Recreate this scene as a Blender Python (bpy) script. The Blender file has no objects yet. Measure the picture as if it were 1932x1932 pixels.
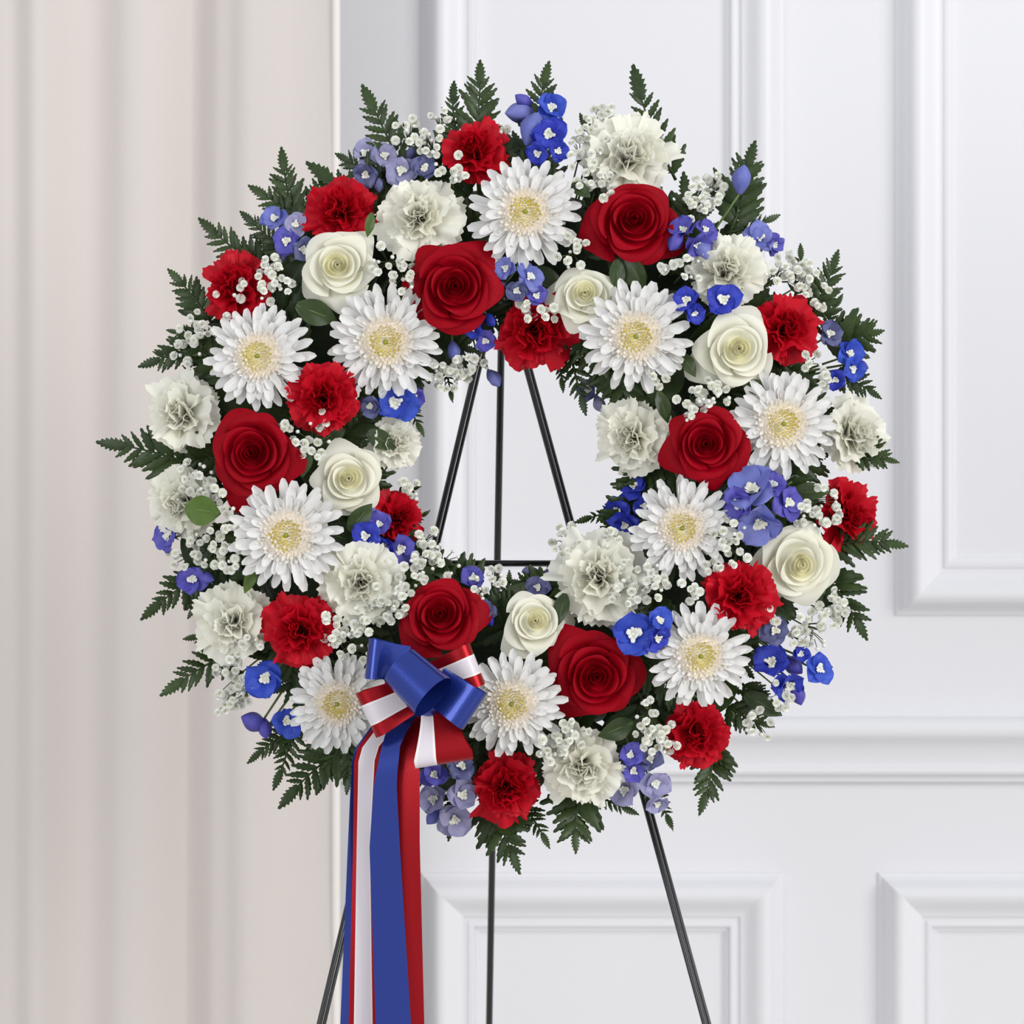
import bpy, math, random
import numpy as np
from mathutils import Vector, Matrix, noise

# ------------------------------------------------------------------ camera, light, exposure
scene = bpy.context.scene
C = scene.collection
random.seed(11)
D = 2.6            # camera to wreath plane, metres
S = 0.00045        # metres per photo pixel at the wreath plane
ZC = 1.20          # camera height
WALL_Y = 0.85

cam_d = bpy.data.cameras.new('camera')
cam_d.sensor_width = 36.0
cam_d.lens = 36.0 * D / (1932 * S)
cam_d.clip_end = 50
cam_d.dof.use_dof = True
cam_d.dof.focus_distance = D - 0.08
cam_d.dof.aperture_fstop = 11.0
cam = bpy.data.objects.new('camera', cam_d)
C.objects.link(cam)
cam.location = (0, -D, ZC)
cam.rotation_euler = (math.pi / 2, 0, 0)
scene.camera = cam

world = bpy.data.worlds.new('studio_air')
scene.world = world
world.use_nodes = True
world.node_tree.nodes['Background'].inputs['Color'].default_value = (0.93, 0.96, 1.0, 1)
world.node_tree.nodes['Background'].inputs['Strength'].default_value = 0.60

def area(name, loc, target, size, watts, col=(1, 1, 1)):
    d = bpy.data.lights.new(name, 'AREA')
    d.shape = 'SQUARE'; d.size = size; d.energy = watts; d.color = col
    o = bpy.data.objects.new(name, d); C.objects.link(o)
    o.location = loc
    o.rotation_euler = (Vector(target) - Vector(loc)).to_track_quat('-Z', 'Y').to_euler()
    return o
area('softbox_key', (4.6, -4.0, 3.1), (0, 0.1, 1.2), 3.2, 205, (1.0, 0.985, 0.965))
area('softbox_fill', (-3.0, -4.4, 1.7), (0, 0.1, 1.2), 2.4, 66, (0.98, 0.985, 1.0))
cy = scene.cycles
cy.adaptive_threshold = 0.02
cy.max_bounces = 5; cy.diffuse_bounces = 4; cy.glossy_bounces = 3; cy.transmission_bounces = 4; cy.caustics_reflective = False; cy.caustics_refractive = False

vs = scene.view_settings
vs.view_transform = 'Standard'; vs.look = 'None'; vs.gamma = 1.0; vs.use_curve_mapping = False
vs.exposure = 0.12

# ------------------------------------------------------------------ helpers
def W(px, py, Y=0.0):
    k = S * (D + Y) / D
    return Vector(((px - 966) * k, Y, ZC - (py - 966) * k))

def mesh(name, verts, faces, mat=None, smooth=True):
    m = bpy.data.meshes.new(name)
    m.from_pydata([tuple(v) for v in verts], [], faces)
    m.update()
    if smooth and len(m.polygons):
        m.polygons.foreach_set('use_smooth', [True] * len(m.polygons))
    if mat:
        for mm in (mat if isinstance(mat, (list, tuple)) else [mat]):
            m.materials.append(mm)
    return m

def link(name, data, parent=None, M=None):
    o = bpy.data.objects.new(name, data)
    C.objects.link(o)
    if parent is not None:
        o.parent = parent
    if M is not None:
        o.matrix_basis = M
    return o

def tag(o, label, cat, group=None, kind=None):
    o['label'] = label; o['category'] = cat
    if group: o['group'] = group
    if kind: o['kind'] = kind
    return o

def structure(o):
    o['kind'] = 'structure'
    return o

def grid_faces(nu, nv, off=0, wrap=False):
    f = []
    for j in range(nv - 1):
        for i in range(nu if wrap else nu - 1):
            a = off + j * nu + i; b = off + j * nu + (i + 1) % nu
            f.append((a, b, b + nu, a + nu))
    return f

class MB:
    def __init__(self): self.v = []; self.f = []
    def add(self, v, f):
        o = len(self.v); self.v += [tuple(p) for p in v]
        self.f += [tuple(i + o for i in q) for q in f]
    def grid(self, pts, nu, nv, wrap=False):
        self.add(pts, grid_faces(nu, nv, 0, wrap))
    def tube(self, path, rad, n=6, caps=True):
        path = [Vector(p) for p in path]
        if not isinstance(rad, (list, tuple)): rad = [rad] * len(path)
        pts = []
        t0 = (path[1] - path[0]).normalized()
        ref = Vector((0, 1, 0)) if abs(t0.y) < 0.9 else Vector((1, 0, 0))
        for k, p in enumerate(path):
            t = (path[min(k + 1, len(path) - 1)] - path[max(k - 1, 0)]).normalized()
            a = t.cross(ref).normalized(); b = t.cross(a)
            for i in range(n):
                th = 2 * math.pi * i / n
                pts.append(p + (a * math.cos(th) + b * math.sin(th)) * rad[k])
        f = grid_faces(n, len(path), 0, True)
        if caps:
            f.append(tuple(range(n - 1, -1, -1)))
            f.append(tuple(range((len(path) - 1) * n, len(path) * n)))
        self.add(pts, f)
    def sphere(self, c, r, n=8, m=5, sz=1.0):
        pts = []
        for j in range(m + 1):
            a = math.pi * j / m
            for i in range(n):
                b = 2 * math.pi * i / n
                pts.append((c[0] + r * math.sin(a) * math.cos(b), c[1] + r * math.sin(a) * math.sin(b), c[2] + r * sz * math.cos(a)))
        self.add(pts, grid_faces(n, m + 1, 0, True))
    def build(self, name, mat, smooth=True): return mesh(name, self.v, self.f, mat, smooth)

# ------------------------------------------------------------------ materials
def material(name, col, rough=0.5, col2=None, nscale=8.0, spec=0.5, sheen=0.0, translucent=0.0, bump=0.0, bscale=60.0, coat=0.0, metallic=0.0, aniso=0.0):
    m = bpy.data.materials.new(name); m.use_nodes = True
    nt = m.node_tree; n = nt.nodes; L = nt.links
    b = n['Principled BSDF']
    b.inputs['Roughness'].default_value = rough
    b.inputs['Specular IOR Level'].default_value = spec
    b.inputs['Sheen Weight'].default_value = sheen
    b.inputs['Coat Weight'].default_value = coat
    b.inputs['Metallic'].default_value = metallic
    b.inputs['Anisotropic'].default_value = aniso
    b.inputs['Base Color'].default_value = (*col, 1)
    csock = None
    if col2 or bump:
        tc = n.new('ShaderNodeTexCoord')
    if col2:
        nz = n.new('ShaderNodeTexNoise'); nz.inputs['Scale'].default_value = nscale; nz.inputs['Detail'].default_value = 3
        L.new(tc.outputs['Object'], nz.inputs['Vector'])
        oi = n.new('ShaderNodeObjectInfo')
        ad = n.new('ShaderNodeMath'); ad.operation = 'MULTIPLY_ADD'
        L.new(oi.outputs['Random'], ad.inputs[0]); ad.inputs[1].default_value = 0.5
        mm = n.new('ShaderNodeMath'); mm.operation = 'SUBTRACT'; L.new(nz.outputs['Fac'], mm.inputs[0]); mm.inputs[1].default_value = 0.25
        L.new(mm.outputs[0], ad.inputs[2])
        mx = n.new('ShaderNodeMix'); mx.data_type = 'RGBA'; mx.clamp_factor = True
        mx.inputs['A'].default_value = (*col, 1); mx.inputs['B'].default_value = (*col2, 1)
        L.new(ad.outputs[0], mx.inputs['Factor'])
        csock = mx.outputs['Result']
        L.new(csock, b.inputs['Base Color'])
    if bump:
        nb = n.new('ShaderNodeTexNoise'); nb.inputs['Scale'].default_value = bscale; nb.inputs['Detail'].default_value = 4
        L.new(tc.outputs['Object'], nb.inputs['Vector'])
        bp = n.new('ShaderNodeBump'); bp.inputs['Strength'].default_value = bump; bp.inputs['Distance'].default_value = 0.02
        L.new(nb.outputs['Fac'], bp.inputs['Height']); L.new(bp.outputs['Normal'], b.inputs['Normal'])
    if translucent:
        tr = n.new('ShaderNodeBsdfTranslucent')
        tr.inputs['Color'].default_value = (*[min(1, c * 1.05) for c in col], 1)
        if csock: L.new(csock, tr.inputs['Color'])
        ms = n.new('ShaderNodeMixShader'); ms.inputs['Fac'].default_value = translucent
        L.new(b.outputs['BSDF'], ms.inputs[1]); L.new(tr.outputs['BSDF'], ms.inputs[2])
        L.new(ms.outputs['Shader'], n['Material Output'].inputs['Surface'])
    return m

M_wall = material('white_paint', (0.80, 0.80, 0.83), 0.45, bump=0.02, bscale=120)
M_floor = material('pale_floor', (0.55, 0.52, 0.48), 0.5, (0.6, 0.57, 0.53), 3)
M_curtain = material('cream_curtain', (0.66, 0.61, 0.585), 0.8, (0.70, 0.645, 0.61), 3, sheen=0.15, bump=0.04, bscale=260)
M_hem = material('cream_hem', (0.86, 0.81, 0.77), 0.7, sheen=0.2)
M_rose = material('rose_red', (0.31, 0.001, 0.008), 0.55, (0.40, 0.0015, 0.012), 3, spec=0.10, sheen=0.0, translucent=0.15, bump=0.08, bscale=14)
M_cr_out = material('rose_white', (0.90, 0.895, 0.81), 0.5, (0.89, 0.88, 0.73), 2.5, spec=0.3, translucent=0.22)
M_cr_mid = material('rose_cream', (0.92, 0.91, 0.80), 0.5, (0.92, 0.90, 0.74), 2.5, spec=0.3, translucent=0.22)
M_cr_in = material('rose_yellow_cream', (0.93, 0.905, 0.70), 0.5, (0.92, 0.885, 0.60), 2.5, spec=0.3, translucent=0.22)
M_carn_r = material('carnation_red', (0.55, 0.003, 0.016), 0.5, (0.66, 0.007, 0.024), 4, spec=0.2, sheen=0.0, translucent=0.18)
M_carn_w = material('carnation_white', (0.97, 0.965, 0.90), 0.55, (0.97, 0.955, 0.82), 2.0, spec=0.25, translucent=0.25)
M_mum = material('mum_white', (0.88, 0.88, 0.88), 0.5, (0.86, 0.85, 0.83), 4, spec=0.3, translucent=0.22)
M_mum_peach = material('mum_peach', (0.95, 0.88, 0.81), 0.55, (0.95, 0.87, 0.71), 4, spec=0.2, translucent=0.2)
M_mum_blush = material('mum_blush', (0.93, 0.89, 0.86), 0.55, (0.93, 0.90, 0.84), 4, spec=0.2, translucent=0.2)
M_mum_yel = material('mum_yellow', (0.70, 0.58, 0.06), 0.6, (0.82, 0.73, 0.22), 6, spec=0.2, translucent=0.1)
M_mum_eye = material('mum_green_eye', (0.28, 0.30, 0.03), 0.6)
M_del = {
    'deep': material('delphinium_deep', (0.025, 0.035, 0.42), 0.5, (0.06, 0.09, 0.62), 3, spec=0.3, translucent=0.2),
    'royal': material('delphinium_royal', (0.03, 0.06, 0.50), 0.5, (0.07, 0.14, 0.68), 3, spec=0.3, translucent=0.2),
    'violet': material('delphinium_violet', (0.09, 0.075, 0.46), 0.5, (0.17, 0.16, 0.60), 3, spec=0.3, translucent=0.2),
    'light': material('delphinium_light', (0.15, 0.19, 0.60), 0.5, (0.27, 0.29, 0.66), 3, spec=0.3, translucent=0.2),
    'pale': material('delphinium_pale', (0.30, 0.31, 0.56), 0.5, (0.50, 0.48, 0.70), 3, spec=0.3, translucent=0.25),
    'dusk': material('delphinium_dusk', (0.07, 0.08, 0.22), 0.5, (0.20, 0.21, 0.40), 3, spec=0.3, translucent=0.15),
}
M_bee = material('delphinium_bee', (0.84, 0.84, 0.82), 0.5, (0.80, 0.80, 0.66), 6)
M_gyp = material('baby_breath_white', (0.93, 0.93, 0.90), 0.6, (0.90, 0.91, 0.82), 4, spec=0.2, translucent=0.1)
M_gypeye = material('baby_breath_eye', (0.60, 0.62, 0.40), 0.6)
M_gypstem = material('baby_breath_stem', (0.16, 0.22, 0.08), 0.6)
M_fern = material('fern_green', (0.015, 0.032, 0.008), 0.42, (0.046, 0.080, 0.018), 5, spec=0.4, translucent=0.08)
M_stem = material('stem_green', (0.09, 0.15, 0.035), 0.5, (0.13, 0.2, 0.05), 8)
M_leaf = material('leaf_green', (0.016, 0.034, 0.009), 0.38, (0.048, 0.080, 0.016), 4, spec=0.45, translucent=0.08)
M_budleaf = material('bud_green', (0.052, 0.105, 0.013), 0.4, (0.085, 0.15, 0.02), 4, spec=0.45)
M_foam = material('foam_dark', (0.012, 0.022, 0.010), 0.9, (0.02, 0.035, 0.014), 20, bump=0.4, bscale=90)
M_metal = material('black_wire', (0.012, 0.013, 0.014), 0.28, spec=0.6)
M_sblue = material('satin_blue', (0.014, 0.040, 0.30), 0.27, spec=0.9, metallic=0.65, coat=0.35, bump=0.03, bscale=700)
M_sred = material('satin_red', (0.36, 0.004, 0.010), 0.34, spec=0.4, metallic=0.6, bump=0.03, bscale=700)
M_swhite = material('satin_white', (0.76, 0.70, 0.76), 0.32, spec=0.5)
M_scord = material('satin_edge', (0.88, 0.84, 0.84), 0.4)

# ------------------------------------------------------------------ setting
KW = S * (D + WALL_Y) / D
def WX(px): return (px - 966) * KW
def WZ(py): return ZC - (py - 966) * KW

def box(mb, x0, x1, y0, y1, z0, z1):
    v = [(x0, y0, z0), (x1, y0, z0), (x1, y1, z0), (x0, y1, z0), (x0, y0, z1), (x1, y0, z1), (x1, y1, z1), (x0, y1, z1)]
    mb.add(v, [(0, 3, 2, 1), (4, 5, 6, 7), (0, 1, 5, 4), (1, 2, 6, 5), (2, 3, 7, 6), (3, 0, 4, 7)])

mb = MB(); box(mb, -2.2, 2.2, WALL_Y, WALL_Y + 0.1, 0, 2.7)
structure(link('wall_back', mb.build('wall_back', M_wall, False)))
mb = MB(); box(mb, -2.6, 2.6, -3.2, WALL_Y + 0.1, -0.05, 0)
structure(link('floor', mb.build('floor', M_floor, False)))

# bolection moulding profile, (inward distance, height off the wall) in metres
PROF = [(0, 0), (.0006, .0022), (.0022, .0034), (.0050, .0040), (.0060, .0062), (.0085, .0078), (.0098, .0120), (.0135, .0215), (.0190, .0258),
        (.0240, .0264), (.0290, .0248), (.0345, .0205), (.0400, .0158), (.0450, .0132), (.0490, .0124), (.0496, .0095), (.0535, .0092),
        (.0545, .0112), (.0575, .0120), (.0605, .0110), (.0612, .0062), (.0655, .0058), (.0662, .0030), (.0690, .0026), (.0695, 0)]
def frame(name, x0, x1, z0, z1):
    """a raised panel: field board with four mitred moulding strips"""
    w = PROF[-1][0]
    mb = MB(); box(mb, x0 + w - .004, x1 - w + .004, WALL_Y - .0015, WALL_Y + .004, z0 + w - .004, z1 - w + .004)
    root = structure(link(name, mb.build(name + '_field', M_wall, False)))
    cs = [(x0, z0, 1, 1), (x1, z0, -1, 1), (x1, z1, -1, -1), (x0, z1, 1, -1)]
    for k in range(4):
        pts = []
        for (cx, cz, sx, sz) in (cs[k], cs[(k + 1) % 4]):
            for (d, h) in PROF:
                pts.append((cx + sx * d, WALL_Y - h, cz + sz * d))
        n = len(PROF)
        f = [(i, i + 1, n + i + 1, n + i) for i in range(n - 1)]
        me = mesh('moulding', pts, f, M_wall)
        try: me.set_sharp_from_angle(angle=math.radians(40))
        except Exception: pass
        link('moulding', me, root)
    return root
ztop = 2.62
frame('trim_1', WX(793), WX(1480), WZ(1162), ztop)
frame('trim_2', WX(1688), WX(2375), WZ(1162), ztop)
frame('trim_3', WX(793), WX(1478), 0.12, WZ(1645))
frame('trim_4', WX(1655), WX(2340), 0.12, WZ(1645))
# chair rail
RAIL = [(WZ(1352), 0), (WZ(1352), .020), (WZ(1356), .026), (WZ(1366), .030), (WZ(1380), .031), (WZ(1389), .028), (WZ(1396), .022), (WZ(1410), .017), (WZ(1428), .0135),
        (WZ(1443), .0125), (WZ(1446), .0125), (WZ(1447), .0165), (WZ(1453), .0180), (WZ(1459), .0165), (WZ(1460), .010), (WZ(1466), .0095), (WZ(1467), .0115), (WZ(1473), .0105), (WZ(1476), .006), (WZ(1477), 0)]
pts = [(-2.2, WALL_Y - h, z) for z, h in RAIL] + [(2.2, WALL_Y - h, z) for z, h in RAIL]
n = len(RAIL)
me = mesh('trim_5', pts, [(i, n + i, n + i + 1, i + 1) for i in range(n - 1)], M_wall)
me.set_sharp_from_angle(angle=math.radians(40))
structure(link('trim_5', me))
mb = MB(); box(mb, -2.2, 2.2, WALL_Y - .016, WALL_Y, 0, .11)
structure(link('baseboard_back', mb.build('baseboard_back', M_wall, False)))

# ------------------------------------------------------------------ curtain (folds come from the cloth's slope)
CUR_Y = 0.68
KC = S * (D + CUR_Y) / D
ctrl = [(-420, .5), (-330, .75), (-290, .2), (-200, .55), (-120, .78), (-70, .25), (-20, .5), (15, .62), (45, .34), (60, .42), (85, .74), (115, .80), (150, .70), (190, .50), (215, .46), (245, .60), (290, .72), (335, .80),
        (362, .72), (376, .22), (392, .20), (412, .46), (432, .44), (444, .34), (456, .40), (480, .52), (540, .50), (600, .46), (622, .44), (640, .50)]
cx = np.array([c[0] for c in ctrl], float); cb = np.array([c[1] for c in ctrl], float)
NX, NZ = 260, 40
xs = np.linspace(-420, 634, NX)
def curtain_y(zt):
    drift = 7 * np.sin(zt * 4.1 + xs * 0.004) + 14 * (zt - 0.5) * np.cos(xs * 0.011)
    b = np.interp(np.clip(xs - drift * np.clip((634 - xs) / 120, 0, 1), -420, 640), cx, cb)
    k = np.exp(-np.linspace(-2.5, 2.5, 9) ** 2); k /= k.sum()
    b = np.convolve(np.pad(b, 4, mode='edge'), k, 'valid')
    damp = 0.82 - 0.10 * zt
    kk = np.ones(81) / 81.0
    b = b - 0.85 * np.convolve(np.pad(b, 40, mode='reflect'), kk, 'valid')
    m = (b - b.mean()) * 5.2 * damp
    y = np.cumsum(m) * (xs[1] - xs[0]) * KC
    y -= np.linspace(y[0], y[-1], NX)
    return y
pts = []
for j in range(NZ):
    t = j / (NZ - 1)
    z = 2.55 - t * 2.53
    yy = curtain_y(t)
    for i in range(NX):
        pts.append(((xs[i] - 966) * KC, CUR_Y + yy[i], z))
cur = link('curtain', None)
tag(cur, 'cream fabric curtain hanging in soft vertical folds beside the panelled wall', 'curtain')
link('drape', mesh('drape', pts, grid_faces(NX, NZ), M_curtain), cur)
mb = MB()
xe = (634 - 966) * KC
path = [(xe, CUR_Y + 0.001 + 0.0015 * math.sin(j * .9), 2.55 - 2.53 * j / 39) for j in range(40)]
mb.tube(path, 0.0044, 8)
link('hem', mb.build('hem', M_hem), cur)
mb = MB(); mb.tube([(-1.9, CUR_Y + .01, 2.57), (-0.1, CUR_Y + .01, 2.57)], 0.012, 12)
rod = link('curtain_rod', mb.build('curtain_rod', M_wall)); rod.parent = cur

# ------------------------------------------------------------------ wreath frame of reference
CX, CY, R0, RT = 950, 870, 415, 233
RING = W(CX, CY, 0)
def lean(py): return (CY - py) * S * 0.08
def dval(px, py): return max(-1.05, min(1.05, (math.hypot(px - CX, py - CY) - R0) / RT))
def face_y(px, py):
    d = dval(px, py)
    return lean(py) - 0.100 * math.sqrt(max(0.05, 1 - (0.85 * d) ** 2))
def radial(px, py):
    a = math.atan2(py - CY, px - CX)
    return math.cos(a), -math.sin(a)          # world x, z
def ring_point(px, py):
    a = math.atan2(py - CY, px - CX)
    qx, qy = CX + R0 * math.cos(a), CY + R0 * math.sin(a)
    return W(qx, qy, lean(qy))
def facing(px, py, amt):
    rx, rz = radial(px, py); d = dval(px, py)
    return (rx * d * amt, rz * d * amt)
def frame_M(P, n, spin, scale):
    n = Vector(n).normalized()
    up = Vector((0, 0, 1))
    x = up.cross(n)
    if x.length < 1e-4: x = Vector((1, 0, 0))
    x.normalize(); y = n.cross(x)
    R = Matrix((x, y, n)).transposed().to_4x4()
    return Matrix.Translation(P) @ R @ Matrix.Rotation(spin, 4, 'Z') @ Matrix.Scale(scale, 4)
HOURS = ['twelve', 'one', 'two', 'three', 'four', 'five', 'six', 'seven', 'eight', 'nine', 'ten', 'eleven']
def clock(px, py):
    a = (math.degrees(math.atan2(px - CX, CY - py)) % 360) / 15
    k = int(round(a)) % 24
    return f"{HOURS[k // 2]} o'clock" if k % 2 == 0 else f"half past {HOURS[k // 2]}"
def row(px, py):
    r = math.hypot(px - CX, py - CY)
    return 'inner edge' if r < 335 else ('middle' if r < 500 else 'outer edge')
MAIN = []      # (px, py, radius, short name) of big flowers, for labels and for keeping filler away
LATER = []     # (object, px, py, noun): repeats whose labels are worded once all neighbours are known
ORD = {1: [''], 2: ['upper', 'lower'], 3: ['upper', 'middle', 'lower'], 4: ['topmost', 'second', 'third', 'lowest'],
       5: ['topmost', 'second', 'third', 'fourth', 'lowest'], 6: ['topmost', 'second', 'third', 'fourth', 'fifth', 'lowest']}
def relabel():
    groups = {}
    for it in LATER: groups.setdefault((it[3], clock(it[1], it[2]), row(it[1], it[2])), []).append(it)
    for (noun, ck, rw), its in groups.items():
        its.sort(key=lambda q: q[2])
        for word, (o, px, py, _) in zip(ORD.get(len(its), [f'number {i + 1} from the top,' for i in range(len(its))]), its):
            near = min(MAIN, key=lambda m: math.hypot(px - m[0], py - m[1]) - m[2])
            o['label'] = f"{word} {noun} at {ck}, wreath's {rw}, beside {near[3]}".strip()

# foam ring
nu, nv = 96, 20
pts = []
for i in range(nu):
    a = 2 * math.pi * i / nu
    for j in range(nv):
        b = 2 * math.pi * j / nv
        rr = R0 * S; mr = 0.046 + 0.004 * noise.noise((math.cos(a) * 6, math.sin(a) * 6, b * 1.5))
        x = (rr + mr * math.cos(b)) * math.cos(a); z = (rr + mr * math.cos(b)) * math.sin(a); y = 0.9 * mr * math.sin(b)
        pts.append((RING.x + x, y + z * 0.08, RING.z + z))
f = []
for i in range(nu):
    for j in range(nv):
        a_ = i * nv + j; b_ = ((i + 1) % nu) * nv + j; c_ = ((i + 1) % nu) * nv + (j + 1) % nv; d_ = i * nv + (j + 1) % nv
        f.append((a_, d_, c_, b_))
o = link('wreath_ring', mesh('wreath_ring', pts, f, M_foam))
tag(o, 'dark green foam wreath ring packed with flowers, held on the black easel', 'wreath ring')

# ------------------------------------------------------------------ easel
EY = 0.075
def EYat(py): return EY + lean(py) * 1.6
def leg_pt(x, y, yy=None): return W(x, y, EYat(y) if yy is None else yy)
def to_floor(p, q):
    t = (p.z - 0.0) / (p.z - q.z)
    return p + (q - p) * t
easel = link('wire_easel', None, None, Matrix.Translation((RING.x, 0.1, 0)))
tag(easel, 'black wire tripod easel holding up the flower wreath', 'easel')
EI = Matrix.Translation((-RING.x, -0.1, 0))
def epart(name, mb): 
    me = mb.build(name, M_metal); me.transform(EI); return link(name, me, easel)
apex = leg_pt(953, 508)
for (a, b) in (((905, 680), (608, 1932)), ((998, 700), (1333, 1932))):
    p, q = leg_pt(*a), leg_pt(*b)
    top = p + (p - q) * ((a[1] - 508) / (b[1] - a[1]))
    foot = to_floor(p, q); foot.z = 0.004
    side = Vector((0.0021, 0.001, 0))
    mb = MB(); mb.tube([top - side, foot - side], 0.0023, 10); epart('leg', mb)
    # slimmer twin rod welded beside it
    mb = MB(); mb.tube([top + side, foot + side], 0.0016, 8); epart('leg_rod', mb)
    mb = MB(); mb.sphere(foot, 0.007, 10, 6); epart('foot_cap', mb)
mb = MB()
pb = W(945, 690, 0.19); qb = W(923, 1932, 0.42)
topb = pb + (pb - qb) * (190 / 1242)
fb = to_floor(pb, qb); fb.z = 0.004
mb.tube([apex + Vector((0, 0.02, 0)), topb, pb, fb], 0.0034, 10); epart('leg', mb)
mb = MB(); mb.sphere(fb, 0.007, 10, 6); epart('foot_cap', mb)
mb = MB(); mb.tube([leg_pt(808, 1063), leg_pt(1102, 1063)], 0.0028, 8); epart('crossbar', mb)
for hx in (815, 1093):
    p = leg_pt(hx, 1063)
    mb = MB(); mb.tube([p, p + Vector((0, -0.06, -0.002)), p + Vector((0, -0.075, 0.012))], 0.0026, 8); epart('hook', mb)

# ------------------------------------------------------------------ flower builders
def bez(t, P):
    a = (1 - t) ** 3; b = 3 * (1 - t) ** 2 * t; c = 3 * (1 - t) * t * t; d = t ** 3
    return (a * P[0][0] + b * P[1][0] + c * P[2][0] + d * P[3][0], a * P[0][1] + b * P[1][1] + c * P[2][1] + d * P[3][1])

def rose_petal(rng, phi, A, rim, bulge, H, curl, point, wav, zb, nu=19, nv=11):
    """cupped petal wrapped round the rose's axis; its rim sits at radius rim, its belly bulges to rim * bulge"""
    pts = []
    ph = rng.uniform(0, 6.28); ra = rng.uniform(-.25, .25); ox, oy = rng.uniform(-.05, .05) * rim, rng.uniform(-.05, .05) * rim
    dip = rng.uniform(-.05, .05)
    for j in range(nv):
        v = j / (nv - 1)
        for i in range(nu):
            u = -1 + 2 * i / (nu - 1)
            ve = v * (1 - 0.20 * abs(u) ** 2.4)
            B = rim * bulge
            r, z = bez(ve, [(0.15 * rim + 0.01, 0), (.80 * B, 0.18 * H), (1.0 * B, 0.72 * H), (rim, H)])
            c = max(0, (ve - 0.66) / 0.34)
            fold = .75 + point * math.exp(-((u - ra) / 0.30) ** 2) + wav * 2.0 * math.sin(4.2 * u + ph)
            z = zb + z * (H - zb) / H
            r += curl * c ** 1.6 * fold; z -= curl * 0.85 * c ** 2.6 * fold
            r *= 1 + 0.085 * u
            r += wav * rim * v * math.sin(2.6 * u + ph) ; z += (wav * .8 * math.sin(3.3 * u + 2 * ph) + dip * u) * v * H
            th = phi + A * u * (0.55 + 0.45 * v ** 0.6)
            pts.append((ox * v + r * math.cos(th), oy * v + r * math.sin(th), z))
    return pts, grid_faces(nu, nv)

def make_rose_meshes(seed, cols):
    rng = random.Random(seed); out = []
    N = 22
    phi = rng.uniform(0, 6.28)
    for i in range(N):
        phi += 2.39996 + rng.uniform(-.3, .3)
        if i < 7:
            t = i / 6; rim = .035 + .175 * t
            A, bu, H, cu, pt, wv = 2.2 - .5 * t, 1.15, .80 - .02 * t, 0.012 + .012 * t, .2, .02 + .03 * t
            c = cols[2]; zb = .50
        elif i < 14:
            t = (i - 7) / 6; rim = .25 + .25 * t + rng.uniform(-.02, .02)
            A, bu, H, cu, pt, wv = 1.55 - .35 * t, 1.08 - .08 * t, .77 - .12 * t + rng.uniform(-.03, .03), .035 + .075 * t, rng.uniform(0, .8), .04
            c = cols[2] if i < 9 else cols[1]; zb = .46 - .22 * t
        else:
            t = (i - 14) / 7; rim = .57 + .19 * t + rng.uniform(-.03, .03)
            A, bu, H, cu, pt, wv = 1.10 - .14 * t, .92, .62 - .34 * t + rng.uniform(-.03, .03), .12 + .13 * t, rng.uniform(.1, 1.1), .045
            c = cols[1] if i < 17 else cols[0]; zb = .20 * (1 - t)
        p, f = rose_petal(rng, phi, A, rim, bu, H, cu, pt, wv, zb)
        out.append(mesh('rose_petal', p, f, c))
    return out
ROSES = {'red': [make_rose_meshes(s, (M_rose, M_rose, M_rose)) for s in (1, 2, 3)],
         'white': [make_rose_meshes(s, (M_cr_out, M_cr_mid, M_cr_in)) for s in (4, 5, 6)]}

def calyx_mesh(r, h, nseg=5):
    mb = MB()
    pr = [(0.02, -h), (0.5 * r, -.8 * h), (.95 * r, -.3 * h), (r, .05 * h)]
    pts = []
    n = 15
    for (a, z) in pr:
        for i in range(n):
            th = 2 * math.pi * i / n
            pts.append((a * math.cos(th), a * math.sin(th), z))
    mb.grid(pts, n, len(pr), True)
    for k in range(nseg):      # pointed sepals
        th = 2 * math.pi * k / nseg
        q = []
        for j in range(5):
            t = j / 4; w = .42 * r * (1 - t) ** .8
            rr = r * (1 + .35 * t); z = .05 * h + .55 * h * t
            for s in (-1, 0, 1):
                q.append((rr * math.cos(th) - s * w * math.sin(th), rr * math.sin(th) + s * w * math.cos(th), z))
        mb.grid(q, 3, 5)
    return mb.build('calyx', M_stem)
CALYX = calyx_mesh(0.22, 0.2)
def heart_mesh(mat):
    mb = MB(); pts = []
    for (a, z) in ((.10, 0), (.26, .14), (.30, .32), (.22, .50), (.10, .60), (.03, .70)):
        for i in range(14):
            th = math.pi * i / 7; pts.append((a * math.cos(th), a * math.sin(th), z))
    mb.grid(pts, 14, 6, True)
    return mb.build('bud_heart', mat)
HEART = {'red': heart_mesh(M_rose), 'white': heart_mesh(M_cr_mid)}

def stem_to_ring(root, px, py, rad=0.0022):
    """a stem from the flower's base back into the foam ring, in the flower's own space"""
    inv = root.matrix_basis.inverted()
    tgt = inv @ ring_point(px, py)
    sc = root.matrix_basis.to_scale().x
    d = tgt.length
    mid = Vector((0, 0, -0.45 * d)) * 0.6 + tgt * 0.3
    mb = MB()
    path = []
    for k in range(6):
        t = k / 5
        path.append(Vector((0, 0, 0)) * (1 - t) ** 2 + mid * 2 * t * (1 - t) + tgt * t * t)
    if d > 1e-3:
        mb.tube(path, rad / sc, 6)
        link('stem', mb.build('stem', M_stem), root)

def put(name, label, cat, group, px, py, r, amt, tilt, dz, hface, spin):
    """root Empty at the flower's base; the face centre lands on photo pixel px, py"""
    tx, tz = facing(px, py, amt) if tilt is None else tilt
    n = Vector((tx, -1, tz)).normalized()
    Y = face_y(px, py) - dz
    P = W(px, py, Y)
    sc = r * S * (D + Y) / D
    base = P - n * (hface * sc)
    root = link(name, None, None, frame_M(base, n, spin, sc))
    tag(root, label, cat, group)
    return root

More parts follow.
